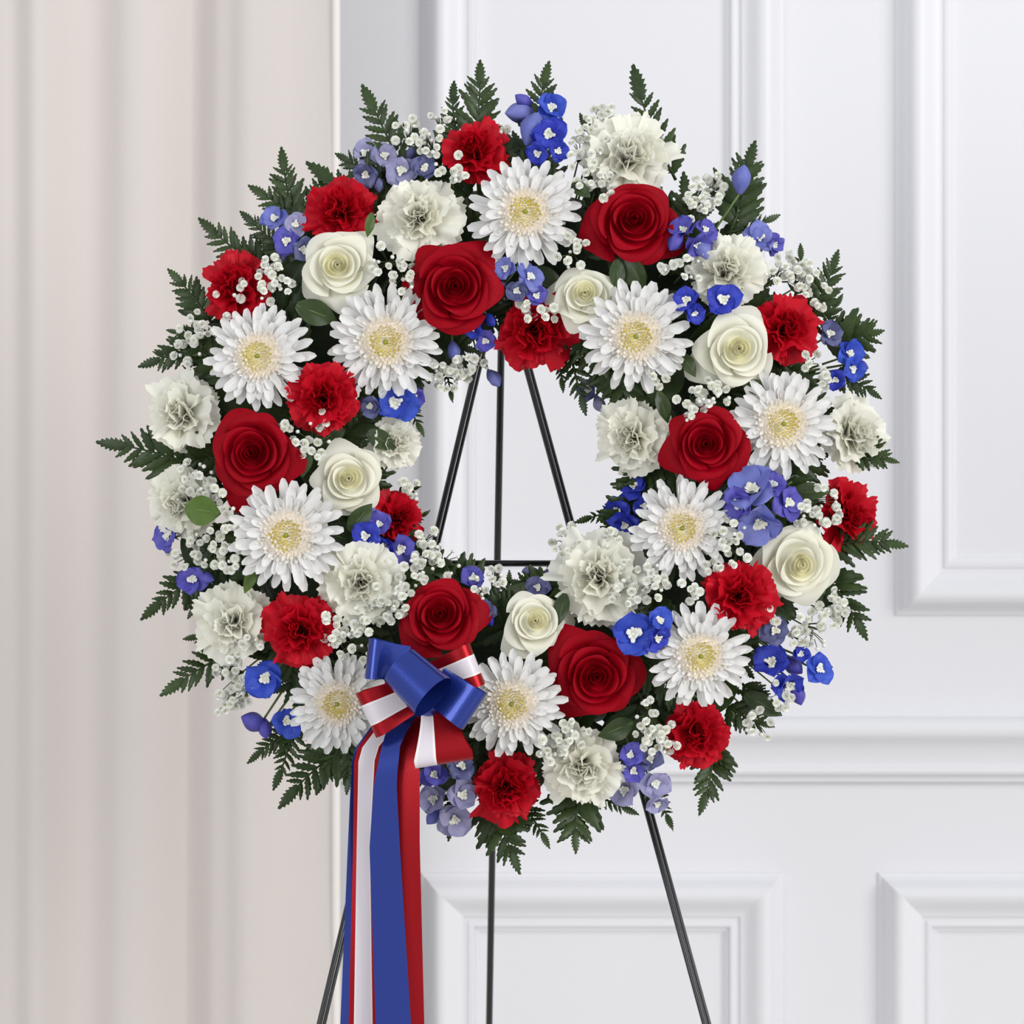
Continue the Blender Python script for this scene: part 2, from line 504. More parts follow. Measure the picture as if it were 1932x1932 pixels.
def rose(kind, px, py, r, label, tilt=None, dz=0.0, var=0, spin=None):
    root = put(kind + '_rose', label, 'rose', kind + ' roses in the wreath', px, py, r * 1.10, 0.35, tilt, dz, 0.66, random.uniform(0, 6.28) if spin is None else spin)
    for me in ROSES[kind][var % 3]: link('petal', me, root)
    link('bud_heart', HEART[kind], root)
    link('calyx', CALYX, root)
    stem_to_ring(root, px, py)
    MAIN.append((px, py, r, f"{'a red' if kind == 'red' else 'a white'} rose"))

# chrysanthemum
def ray_petal(rng, L, w, up, nu=5, nv=9):
    pts = []
    ph = rng.uniform(0, 6.28); notch = rng.uniform(0.0, .05); tw = rng.uniform(-.25, .25)
    for j in range(nv):
        t = j / (nv - 1)
        ww = w * min(1, 0.50 + .75 * t) * math.sqrt(max(0.0, 1 - max(0, (t - .84) / .16) ** 2 * .72))
        for i in range(nu):
            u = -1 + 2 * i / (nu - 1)
            x = L * t * (1 - .05 * abs(u) * t) - (notch * L * (1 - abs(u)) if j == nv - 1 else 0)
            y = ww * u + .05 * L * math.sin(ph + 2 * t) * t
            z = up * math.sin(t * 1.9) * L + (0.55 * abs(u) ** 2 - .18 * math.cos(u * math.pi * 1.0)) * w * (1 - .4 * t) + tw * u * ww * t
            pts.append((x, y, z))
    return pts, grid_faces(nu, nv)
rngm = random.Random(5)
RAY = []
for L, w, up in ((.80, .090, .03), (.69, .086, .07), (.52, .076, .10)):
    RAY.append([mesh('ray_petal', *ray_petal(rngm, L * rngm.uniform(.93, 1.03), w * rngm.uniform(.88, 1.12), up), M_mum) for k in range(5)])
def floret_mesh(seed, r0, r1, n, length, w, mat, zc):
    rng = random.Random(seed); mb = MB()
    for k in range(n):
        rr = math.sqrt(r0 * r0 + (r1 * r1 - r0 * r0) * (k + .5) / n)
        th = k * 2.39996
        el = math.radians(70 - 50 * rr / .5 + rng.uniform(-8, 8))
        Lk = length * rng.uniform(.8, 1.15)
        z0 = zc * (1 - .55 * (rr / .5) ** 2)
        q = []
        for j in range(4):
            t = j / 3
            e2 = el + .12 * t
            rad = rr * .82 + Lk * t * math.cos(e2); z = z0 - .1 + Lk * t * math.sin(e2)
            ww = w * (.55 + .6 * t) * (1 if j < 3 else .55)
            for u in (-1, 0, 1):
                zz = z + .35 * w * abs(u)
                q.append((rad * math.cos(th) - u * ww * math.sin(th), rad * math.sin(th) + u * ww * math.cos(th), zz))
        mb.grid(q, 3, 4)
    return mb.build('florets', mat)
FL_BLUSH = floret_mesh(1, .30, .58, 130, .22, .034, M_mum_blush, .34)
FL_PEACH = floret_mesh(2, .17, .38, 110, .16, .026, M_mum_peach, .36)
FL_YEL = floret_mesh(3, .03, .25, 96, .12, .020, M_mum_yel, .36)
mb = MB(); mb.sphere((0, 0, .30), .045, 10, 6); MUM_EYE = mb.build('eye', M_mum_eye)
def disc_mesh():
    mb = MB(); pts = []
    pr = [(.5, .02), (.5, .12), (.42, .2), (.25, .27), (.08, .30), (.001, .30)]
    for (a, z) in pr:
        for i in range(16):
            th = math.pi * i / 8; pts.append((a * math.cos(th), a * math.sin(th), z))
    mb.grid(pts, 16, len(pr), True)
    return mb.build('flower_disc', M_mum_peach)
MUM_DISC = disc_mesh()
def mum(px, py, r, label, tilt=None, dz=0.0, var=0):
    root = put('white_chrysanthemum', label, 'chrysanthemum', 'white chrysanthemums in the wreath', px, py, r, 0.22, tilt, dz, 0.25, random.uniform(0, 6.28))
    rng = random.Random(100 + var)
    for ring, (n, z0, el, r0) in enumerate(((23, .04, 0, .20), (22, .09, 4, .20), (20, .13, 7, .19))):
        for k in range(n):
            th = 2 * math.pi * (k + .5 * ring) / n + rng.uniform(-.10, .10)
            e = math.radians(el + rng.uniform(-7, 7))
            s = rng.uniform(.9, 1.04)
            M = Matrix.Rotation(th, 4, 'Z') @ Matrix.Translation((r0, 0, z0)) @ Matrix.Rotation(-e, 4, 'Y') @ Matrix.Rotation(rng.uniform(-.25, .25), 4, 'X') @ Matrix.Scale(s, 4)
            link('petal', rng.choice(RAY[ring]), root, M)
    link('flower_disc', MUM_DISC, root)
    for nm, me in (('blush_florets', FL_BLUSH), ('peach_florets', FL_PEACH), ('yellow_florets', FL_YEL)):
        link(nm, me, root)['kind'] = 'stuff'
    link('eye', MUM_EYE, root)
    link('calyx', CALYX, root)
    stem_to_ring(root, px, py)
    MAIN.append((px, py, r, 'a white chrysanthemum'))

# carnation
def carn_petal(rng, theta, L, wid, nu=19, nv=8):
    f1 = rng.uniform(3.5, 6); f2 = rng.uniform(8, 11); p1 = rng.uniform(0, 6.28); p2 = rng.uniform(0, 6.28); am = rng.uniform(.08, .14)
    cut = [rng.uniform(-.03, .03) for _ in range(nu)]
    cl = [(0.0, 0.0)]; ang = []
    n = 20
    for k in range(n):
        v = (k + .5) / n
        s = min(1, v / .85); s = s * s * (3 - 2 * s)
        a = theta * s
        ang.append(a)
        cl.append((cl[-1][0] + math.sin(a) / n, cl[-1][1] + math.cos(a) / n))
    pts = []
    for j in range(nv):
        v0 = j / (nv - 1)
        for i in range(nu):
            u = -1 + 2 * i / (nu - 1)
            v = v0 * (1 - .16 * u * u)
            if j == nv - 1: v += (.022 if i % 2 else -.016) + cut[i]
            v = max(0, min(1.0, v))
            q = v * n; k = min(n - 1, int(q)); fr = q - k
            x = cl[k][0] * (1 - fr) + cl[k + 1][0] * fr; z = cl[k][1] * (1 - fr) + cl[k + 1][1] * fr
            a = ang[k]
            w = wid * (.10 + .90 * max(0, v - .12) ** 1.05)
            rf = am * v ** 1.6 * (math.sin(f1 * u + p1) + .45 * math.sin(f2 * u + p2)) + .05 * u * u * v
            x2 = x - rf * math.cos(a); z2 = z + rf * math.sin(a)
            pts.append((L * x2, L * w * u * 1.05, L * z2))
    return pts, grid_faces(nu, nv)
CARN = {}
for cname, cm in (('red', M_carn_r), ('white', M_carn_w)):
    rngc = random.Random(21 if cname == 'red' else 22)
    CARN[cname] = []
    for theta, L, wid in ((.06, .98, .34), (.42, 1.0, .46), (.86, 1.06, .56), (1.30, 1.14, .62), (1.70, 1.20, .62)):
        CARN[cname].append([mesh('carnation_petal', *carn_petal(rngc, theta, L, wid), cm) for k in range(4)])
mb = MB(); pts = []
for (a, z) in ((.03, -.42), (.10, -.40), (.15, -.15), (.17, .12), (.20, .30)):
    for i in range(12):
        th = math.pi * i / 6; pts.append((a * math.cos(th), a * math.sin(th), z))
mb.grid(pts, 12, 5, True); CARN_CALYX = mb.build('carnation_calyx', M_stem)
def carnation(kind, px, py, r, label, tilt=None, dz=0.0, var=0, squash=1.0):
    root = put(kind + '_carnation', label, 'carnation', kind + ' carnations in the wreath', px, py, r * (1.27 if kind == 'red' else 1.32), 0.62, tilt, dz, 0.62, random.uniform(0, 6.28))
    rng = random.Random(300 + var)
    for ring, n in enumerate((7, 7, 7, 7, 6)):
        for k in range(n):
            th = 2 * math.pi * (k + .37 * ring) / n + rng.uniform(-.25, .25)
            M = Matrix.Rotation(th, 4, 'Z') @ Matrix.Translation((.02 + .02 * ring, 0, .16 - .05 * ring)) @ Matrix.Rotation(rng.uniform(-.10, .12), 4, 'Y') @ Matrix.Rotation(rng.uniform(-.2, .2), 4, 'X') @ Matrix.Scale(.86 * rng.uniform(.82, 1.10), 4)
            link('petal', rng.choice(CARN[kind][ring]), root, M)
    link('calyx', CARN_CALYX, root)
    stem_to_ring(root, px, py)
    MAIN.append((px, py, r, f'a {kind} carnation'))

# ------------------------------------------------------------------ the big flowers
mum(991, 400, 112, "white chrysanthemum at the top, between two dark red roses", dz=.012, var=1)
mum(486, 672, 107, "white chrysanthemum below a red carnation speckled with baby's breath", dz=.012, var=2)
mum(727, 645, 114, "white chrysanthemum under a white rose, with royal blue blossom below it", dz=.010, var=3, tilt=(0.05, -.12))
mum(1200, 635, 112, "white chrysanthemum overlapping a half-open white rose", dz=.016, var=4)
mum(1478, 800, 110, "white chrysanthemum touching a dark red rose at three o'clock", dz=.010, var=5)
mum(540, 1010, 114, "white chrysanthemum under a red rose and a white rose at eight o'clock", dz=.016, var=6)
mum(1287, 997, 103, "white chrysanthemum below a red rose, with a violet blossom beside it", dz=.006, var=7)
mum(1322, 1238, 106, "white chrysanthemum between a royal blue blossom and two red carnations", dz=.018, var=8)
mum(637, 1328, 103, "white chrysanthemum tucked against the bow, above the ribbon tails", dz=.010, var=9)
mum(965, 1328, 108, "white chrysanthemum on the six o'clock side of the bow, above a red carnation", dz=.010, var=10)

rose('red', 858, 540, 93, "dark red rose directly under the topmost white chrysanthemum", dz=.022, var=0, tilt=(0.02, .02), spin=0.4)
rose('red', 1198, 413, 93, "dark red rose at one o'clock, below a white carnation", dz=.016, var=1, spin=3.6)
rose('red', 473, 855, 88, "dark red rose at nine o'clock, above a white chrysanthemum", dz=.018, var=2, spin=1.0)
rose('red', 1333, 838, 80, "dark red rose at three o'clock with baby's breath over its rim", dz=.018, var=0, spin=3.0)
rose('red', 831, 1158, 83, "dark red rose just above the ribbon bow", dz=.016, var=1, tilt=(0.02, .22), spin=4.1)
rose('red', 1126, 1277, 90, "dark red rose between a chrysanthemum and a royal blue blossom at five o'clock", dz=.006, var=2, spin=5.2)

rose('white', 637, 500, 76, "creamy white rose at half past ten below a red carnation", dz=.014, var=0, spin=0.2)
rose('white', 1104, 553, 68, "half-open cream rose behind a white chrysanthemum", dz=.006, var=1, tilt=(-.05, .35), spin=1.3)
rose('white', 1394, 658, 80, "creamy white rose beside a red carnation at two o'clock", dz=.014, var=2, spin=2.2)
rose('white', 658, 903, 72, "creamy white rose between a red rose and a white chrysanthemum near nine o'clock", dz=.006, var=0, tilt=(.2, .12), spin=3.4)
rose('white', 1512, 1066, 82, "large creamy white rose at half past three below violet blossoms", dz=.014, var=1, spin=4.4)
rose('white', 1010, 1172, 66, "small cream rose bud opening at the bottom of the wreath's hole", dz=.006, var=2, tilt=(.14, .22), spin=5.0)

carnation('red', 897, 280, 65, "red carnation topmost of all, beside royal blue delphinium", var=1)
carnation('red', 640, 395, 68, "red carnation at eleven o'clock above a white rose", var=2)
carnation('red', 439, 538, 66, "red carnation at ten o'clock dotted with baby's breath", var=3)
carnation('red', 608, 750, 68, "red carnation between two white chrysanthemums and a red rose", var=4, tilt=(0, 0), dz=.006)
carnation('red', 1010, 630, 74, "red carnation hanging over the top of the wreath's hole", var=5, tilt=(0.05, -.30))
carnation('red', 1483, 618, 68, "red carnation behind a white rose at half past two", var=6, tilt=(.25, .15))
carnation('red', 1607, 975, 68, "red carnation turned outward at the three o'clock rim", var=7, tilt=(.95, -.05), dz=-.012)
carnation('red', 1396, 1126, 70, "red carnation between a white rose and a chrysanthemum at four o'clock", var=8, tilt=(.1, -.05), dz=.006)
carnation('red', 565, 1192, 70, "red carnation beside a white carnation at eight o'clock", var=9, tilt=(-.1, -.05))
carnation('red', 755, 975, 56, "small red carnation peeking into the wreath's hole above blue blossoms", var=10, tilt=(.5, .15), dz=-.010)
carnation('red', 953, 1490, 69, "red carnation at the very bottom of the wreath", var=11, tilt=(0, -.25))
carnation('red', 1314, 1388, 68, "red carnation at five o'clock below a white chrysanthemum", var=12, tilt=(.2, -.25))

carnation('white', 790, 408, 78, "white carnation between a red carnation and the topmost chrysanthemum", var=13, tilt=(-.1, .15))
carnation('white', 1188, 295, 84, "white carnation at one o'clock above a red rose", var=14, tilt=(.12, .28), dz=.004)
carnation('white', 1375, 508, 74, "white carnation at two o'clock above a royal blue blossom", var=15, tilt=(.2, .2))
carnation('white', 1190, 825, 70, "white carnation turned toward the wreath's hole beside a red rose", var=16, tilt=(-.40, -.05), dz=.002)
carnation('white', 338, 780, 76, "white carnation at the nine o'clock rim above the longest fern", var=17, tilt=(-.4, .1))
carnation('white', 337, 948, 68, "white carnation behind a bright green leaf at the nine o'clock rim", var=18, tilt=(-.45, -.05), dz=.0)
carnation('white', 437, 1175, 72, "white carnation at eight o'clock beside a red carnation", var=19, tilt=(-.2, -.1))
carnation('white', 682, 1098, 74, "white carnation between chrysanthemum and red rose at half past seven", var=20, tilt=(.1, .05))
carnation('white', 1128, 1088, 86, "white carnation at the lower corner of the wreath's hole above a blue blossom", var=21, tilt=(-.15, .2))
carnation('white', 1103, 1452, 78, "white carnation at the bottom rim beside lilac delphinium", var=22, tilt=(.1, -.3))
carnation('white', 1619, 820, 72, "white carnation at the three o'clock rim beside a chrysanthemum", var=23, tilt=(.7, .0), dz=-.008)
carnation('white', 745, 835, 52, "small white carnation at the hole's edge under royal blue petals", var=24, tilt=(.45, .1), dz=-.006)

# ------------------------------------------------------------------ delphiniums
def sepal(rng, nu=7, nv=8):
    pts = []; p1 = rng.uniform(0, 6.28)
    for j in range(nv):
        t = j / (nv - 1)
        w = .60 * math.sin(math.pi * min(1, .12 + .86 * t) ** .95) ** .62 if t < .995 else 0.06
        for i in range(nu):
            u = -1 + 2 * i / (nu - 1)
            x = .12 + .90 * t - .04 * abs(u); y = w * u
            z = .20 * math.sin(t * 2.6) + .20 * u * u * w * 1.2 + .09 * math.sin(3.4 * u + p1 + 3 * t) * t
            if t > .85: z += .05 * (1 - abs(u))
            pts.append((x, y, z))
    return pts, grid_faces(nu, nv)
rngd = random.Random(9)
SEP_G = [sepal(rngd) for _ in range(6)]
SEP = {k: [mesh('sepal', p, f, m) for p, f in SEP_G] for k, m in M_del.items()}
mb = MB()
rngb = random.Random(3)
for k in range(7):
    a = k * .9 + rngb.uniform(-.3, .3); q = []
    for j in range(4):
        t = j / 3; w = .12 * math.sin(math.pi * (.2 + .6 * t)) * (1 + .4 * math.sin(k * 5))
        for u in (-1, 0, 1):
            rr = .03 + .23 * t * (1 + .35 * math.sin(k * 3.7)); z = .06 + .30 * math.sin(1.9 * t) - .06 * abs(u)
            q.append((rr * math.cos(a) - u * w * math.sin(a), rr * math.sin(a) + u * w * math.cos(a), z))
    mb.grid(q, 3, 4)
mb.sphere((0, 0, .10), .10, 8, 5)
BEE = mb.build('bee', M_bee)
mb = MB(); mb.tube([(0, 0, .05), (.02, 0, -.2), (.05, .03, -.5), (.12, .1, -.75)], [.10, .085, .05, .015], 7)
SPUR_V, SPUR_F = mb.v, mb.f
SPUR = {k: mesh('spur', SPUR_V, SPUR_F, m) for k, m in M_del.items()}
def bud_mesh(mat):
    mb = MB(); pts = []
    for j in range(9):
        t = j / 8; r = .30 * math.sin(math.pi * (.08 + .90 * t ** 1.15)) ** .9
        for i in range(10):
            th = math.pi * i / 5
            rr = r * (1 + .22 * math.cos(5 * th + 1.2 * t))
            pts.append((rr * math.cos(th), rr * math.sin(th), -.5 + 1.0 * t))
    mb.grid(pts, 10, 9, True)
    return mb.build('bud', mat)
BUD = {k: bud_mesh(m) for k, m in M_del.items()}

def delphinium(label, base, blossoms, buds=(), dz=0.0):
    rp = ring_point(*base)
    root = link('delphinium_spike', None, None, Matrix.Translation(rp))
    tag(root, label, 'delphinium', 'blue delphinium spikes in the wreath')
    inv = root.matrix_basis.inverted()
    rng = random.Random(int(base[0] * 7 + base[1]))
    mb = MB()
    for (px, py, r, tx, tz, col) in blossoms:
        Y = face_y(px, py) - dz + rng.uniform(-.003, .003)
        sc = r * S * (D + Y) / D * 1.05
        n = Vector((tx, -1, tz)).normalized()
        P = W(px, py, Y) - n * (.15 * sc)
        M = inv @ frame_M(P, n, rng.uniform(0, 6.28), sc)
        b = link('blossom', BEE, root, M)
        for k in range(5):
            e = rng.uniform(-.05, .6)
            link('sepal', rng.choice(SEP[col]), b, Matrix.Rotation(k * 1.2566 + rng.uniform(-.12, .12), 4, 'Z') @ Matrix.Rotation(-e, 4, 'Y') @ Matrix.Rotation(rng.uniform(-.35, .35), 4, 'X') @ Matrix.Scale(rng.uniform(.80, 1.08), 4))
        link('spur', SPUR[col], b)
        q = inv @ P
        mb.tube([q - n * .3 * sc, q * .7 - n * .012, q * .15], [.0009, .0012, .0018], 5)
    for (px, py, ln, dx, dy, col) in buds:
        Y = face_y(px, py) - dz + .004
        sc = ln * S * (D + Y) / D
        n = Vector((dx, -.35, -dy)).normalized()
        P = W(px, py, Y)
        M = inv @ frame_M(P, n, rng.uniform(0, 6.28), sc)
        link('bud', BUD[col], root, M)
        q = inv @ P
        mb.tube([q - n * .5 * sc, q * .6 - n * .01, q * .1], [.0010, .0012, .0018], 5)
    link('stem', mb.build('stem', M_stem), root)

delphinium("royal blue delphinium spike standing up at twelve o'clock", (1010, 400),
           [(1040, 203, 33, .1, .2, 'royal'), (1035, 254, 38, 0, .1, 'deep'), (1052, 285, 26, .5, 0, 'deep'), (1015, 290, 26, -.3, -.3, 'deep')],
           [(980, 212, 58, -.9, .1, 'light'), (1003, 245, 70, -.35, .95, 'light'), (988, 190, 40, -.8, -.5, 'violet')], dz=.008)
delphinium("dusky blue delphinium under ferns at half past eleven", (760, 400),
           [(690, 290, 30, -.4, .3, 'pale'), (725, 295, 30, .1, .4, 'pale'), (690, 330, 30, -.1, -.2, 'dusk'), (757, 322, 34, 0, .1, 'pale'), (800, 318, 30, .3, 0, 'dusk')], [(715, 350, 30, 0, 1, 'dusk'), (775, 290, 30, .2, -1, 'dusk')], dz=-.01)
delphinium("small blue delphinium between two red carnations at half past ten", (640, 500),
           [(518, 413, 28, -.3, .4, 'light'), (557, 424, 26, .2, .2, 'pale'), (540, 455, 30, -.1, 0, 'violet'), (572, 470, 28, .2, -.2, 'dusk')], [(535, 480, 28, -.1, 1, 'dusk')])
delphinium("pale blue delphinium between a red rose and a cream rose under the top chrysanthemum", (985, 520),
           [(955, 507, 26, -.4, .3, 'light'), (1000, 522, 30, .3, .3, 'light'), (975, 548, 26, -.1, -.2, 'dusk'), (1012, 558, 24, .3, -.1, 'violet')], [(940, 540, 30, -.8, .3, 'light')])
delphinium("blue delphinium buds hanging over the hole's top edge", (880, 560),
           [(915, 643, 24, 0, -.2, 'violet'), (890, 620, 24, -.2, .2, 'deep')],
           [(855, 662, 40, .1, .9, 'light'), (932, 714, 40, .5, .7, 'light'), (925, 604, 34, .3, .4, 'deep')])
delphinium("royal blue delphinium blossom below a white chrysanthemum near the hole", (690, 720),
           [(745, 760, 46, .1, -.1, 'royal'), (780, 750, 26, .6, 0, 'violet'), (700, 765, 26, -.4, -.3, 'dusk')])
delphinium("blue delphinium between a chrysanthemum and a small red carnation", (660, 1010),
           [(690, 1012, 32, -.3, 0, 'deep'), (715, 990, 28, .2, .5, 'violet'), (755, 1035, 36, .3, -.2, 'violet'), (728, 1030, 26, -.3, -.3, 'deep')], [(705, 975, 36, 0, -1, 'light')])
delphinium("violet delphinium at the rim of the one o'clock red rose", (1280, 520),
           [(1290, 436, 32, -.5, .6, 'violet'), (1330, 434, 26, .5, .5, 'violet'), (1316, 462, 30, .4, -.7, 'violet')], [(1326, 470, 46, .35, .9, 'light'), (1275, 455, 46, -.5, .8, 'violet')], dz=.008)
delphinium("single blue delphinium bud standing against a fern at one o'clock", (1340, 480), [],
           [(1400, 338, 56, .15, -1, 'light')], dz=.030)
delphinium("light blue delphinium blossoms at the rim above baby's breath at two o'clock", (1360, 560),
           [(1432, 448, 34, .2, .5, 'light'), (1460, 462, 26, .7, -.2, 'violet')], [(1425, 440, 46, -.3, .6, 'light')], dz=-.004)
delphinium("royal blue delphinium between two white carnations and a white rose", (1330, 600),
           [(1365, 566, 38, 0, .1, 'deep'), (1295, 566, 30, -.3, 0, 'deep'), (1310, 590, 24, .2, -.4, 'deep')], [(1275, 590, 30, -.6, .5, 'deep')], dz=.010)
delphinium("blue delphinium spike against fern leaflets at half past two", (1500, 700),
           [(1565, 630, 28, .2, .3, 'dusk'), (1603, 668, 30, .5, .3, 'royal'), (1608, 695, 28, .5, -.1, 'royal'), (1575, 716, 22, .1, -.3, 'deep')], [(1625, 690, 30, 1, .4, 'violet')])
delphinium("large violet blue delphinium beneath the three o'clock chrysanthemum", (1400, 930),
           [(1418, 925, 52, -.3, .95, 'light'), (1486, 948, 36, .5, .1, 'violet'), (1435, 985, 50, -.1, -1.0, 'light'), (1455, 915, 34, .2, .7, 'violet'), (1395, 950, 34, -.7, -.1, 'violet')], [], dz=.006)
delphinium("deep blue delphinium at the hole's edge near four o'clock", (1230, 960),
           [(1195, 917, 28, -.2, .5, 'deep'), (1165, 965, 34, -.5, -.1, 'deep'), (1180, 990, 28, -.3, -.5, 'deep'), (1215, 955, 24, .1, .1, 'deep')], [(1180, 940, 34, -.8, 0, 'deep')], dz=-.02)
delphinium("wide open royal blue delphinium blossom between red rose and chrysanthemum", (1200, 1200),
           [(1195, 1196, 50, -.05, .1, 'royal'), (1245, 1172, 30, .4, .5, 'royal'), (1240, 1205, 28, .6, -.2, 'deep')], dz=.020)
delphinium("bright royal blue delphinium at eight o'clock beside the ribbon-side chrysanthemum", (560, 1240),
           [(501, 1280, 43, -.1, 0, 'royal'), (542, 1360, 34, 0, -.1, 'royal')], [(480, 1362, 56, -.8, -.35, 'violet'), (500, 1375, 40, .1, .9, 'violet')], dz=.004)
delphinium("small violet delphinium sticking out at half past eight", (420, 980), [(318, 1012, 36, -.7, .1, 'violet'), (365, 1092, 34, -.2, .1, 'violet')], [(325, 985, 46, .2, -1, 'violet'), (390, 1090, 34, .7, .2, 'violet')])
delphinium("deep blue delphinium sticking out at four o'clock below a white rose", (1400, 1200),
           [(1462, 1190, 30, 0, .2, 'dusk'), (1455, 1250, 40, -.2, .5, 'deep'), (1488, 1292, 40, .4, -.5, 'deep'), (1545, 1262, 32, .5, .1, 'royal'), (1510, 1235, 22, .2, .3, 'deep')], [(1495, 1255, 50, .6, .5, 'violet'), (1505, 1310, 44, .3, 1, 'violet')])
delphinium("small blue delphinium at the crossbar under the hole", (900, 1130), [(893, 1090, 26, 0, .3, 'violet'), (915, 1150, 24, .3, 0, 'dusk')], [(925, 1170, 26, .3, .8, 'deep')], dz=-.01)
delphinium("slate blue delphinium buds by the easel crossbar beside a white carnation", (1030, 1140), [(1015, 1108, 24, -.2, .2, 'dusk')], [(1000, 1078, 34, -.9, 0, 'dusk'), (1035, 1085, 34, .3, -.7, 'dusk')], dz=-.02)
delphinium("lilac delphinium hanging under the bow beside the bottom red carnation", (860, 1400),
           [(818, 1508, 34, -.4, 0, 'pale'), (872, 1500, 36, .4, .1, 'pale'), (858, 1545, 36, .1, -.5, 'pale'), (820, 1462, 30, -.2, .3, 'violet'), (870, 1445, 30, .2, .5, 'dusk')], [(818, 1540, 40, -.6, .7, 'light')])
delphinium("lilac delphinium hanging beside a white carnation at half past five", (1180, 1380),
           [(1190, 1425, 28, -.3, .3, 'violet'), (1178, 1490, 36, -.4, -.2, 'pale'), (1226, 1432, 28, .2, .3, 'dusk'), (1236, 1478, 36, .3, -.1, 'pale'), (1240, 1515, 26, .3, -.7, 'pale'), (1195, 1455, 26, 0, 0, 'violet')])
delphinium("tiny lilac delphinium bud inside the hole beside the one o'clock fern tip", (1160, 700), [(1110, 735, 26, -.3, -.1, 'dusk')], [(1130, 762, 36, .3, .8, 'pale')], dz=-.03)

# ------------------------------------------------------------------ ferns
def leaflet(rng, wmax, teeth, nv=11):
    pts = []
    for j in range(nv):
        t = j / (nv - 1)
        w = wmax * (math.sin(math.pi * min(1, .10 + .90 * t ** .85)) ** .8)
        w *= (1.0 + teeth * (0.5 if j % 2 else -0.5)) if 0 < j < nv - 1 else 1
        if j == nv - 1: w = .004
        dz = .08 * math.sin(t * 2.4)
        sw = .03 if j % 2 else -.02
        for u in (-1, 0, 1):
            pts.append((t + (sw if u else 0), w * u, dz + (.12 * wmax if u == 0 else -.2 * wmax)))
    return pts, grid_faces(3, nv)
rngf = random.Random(31)
LEAFLET = [mesh('leaflet', *leaflet(rngf, rngf.uniform(.14, .19), rngf.uniform(.2, .5)), M_fern) for _ in range(5)]
TIPLEAF = [mesh('tip_leaflet', *leaflet(rngf, .24, .45, 15), M_fern) for _ in range(3)]
def frond(tip, base, wid, label, n=8, Y=None, bend=0.0, group='fern fronds around the wreath rim', solid=.30, pitch=0.0):
    if Y is None:
        Yb = face_y(*base) * .55; Yt = lean(tip[1]) - .035
    else:
        Yb, Yt = Y
    A = W(base[0], base[1], Yb); B = W(tip[0], tip[1], Yt)
    ax = (B - A); Lf = ax.length; ax.normalize()
    nrm = Vector((0, -1, 0)); nrm = (nrm - ax * nrm.dot(ax)).normalized()
    rng = random.Random(int(tip[0] * 3 + tip[1] * 5 + base[0]))
    nrm = (nrm + ax.cross(nrm) * rng.uniform(-.3, .3)).normalized()
    yv = nrm.cross(ax)
    R = Matrix((ax, yv, nrm)).transposed().to_4x4()
    root = link('fern_frond', None, None, Matrix.Translation(A) @ R)
    tag(root, label, 'fern', group)
    def cl(t):
        return Vector((Lf * t, bend * Lf * math.sin(math.pi * t), .06 * Lf * math.sin(math.pi * t)))
    mb = MB(); mb.tube([cl(k / 7) for k in range(8)], [.0014 - .001 * k / 7 for k in range(8)], 5)
    link('rachis', mb.build('rachis', M_fern), root)
    wl = wid * S / 2
    for k in range(n):
        t = .06 + (1 - solid - .03) * (k / n)
        L = wl * (1.0 - .58 * (k / n) ** 1.3) * 1.38
        for sgn in (-1, 1):
            tt = t + (.02 if sgn > 0 else 0)
            p = cl(tt); dirv = cl(min(1, tt + .02)) - cl(tt - .02)
            base_a = math.atan2(dirv.y, dirv.x)
            a = base_a + sgn * math.radians(52 - 12 * k / n + rng.uniform(-8, 8))
            M = Matrix.Translation(p) @ Matrix.Rotation(a, 4, 'Z') @ Matrix.Rotation(rng.uniform(-.30, .12), 4, 'Y') @ Matrix.Rotation(rng.uniform(-.5, .5), 4, 'X') @ Matrix.Scale(L * rng.uniform(.88, 1.1), 4)
            link('leaflet', rng.choice(LEAFLET), root, M)
    p = cl(1 - solid); dirv = cl(1.0) - p
    M = Matrix.Translation(p) @ Matrix.Rotation(math.atan2(dirv.y, dirv.x), 4, 'Z') @ Matrix.Diagonal((solid * Lf * 1.02, max(solid * Lf * .8, wl * .55), solid * Lf * .6, 1))
    link('tip_leaflet', rng.choice(TIPLEAF), root, M)
    return root

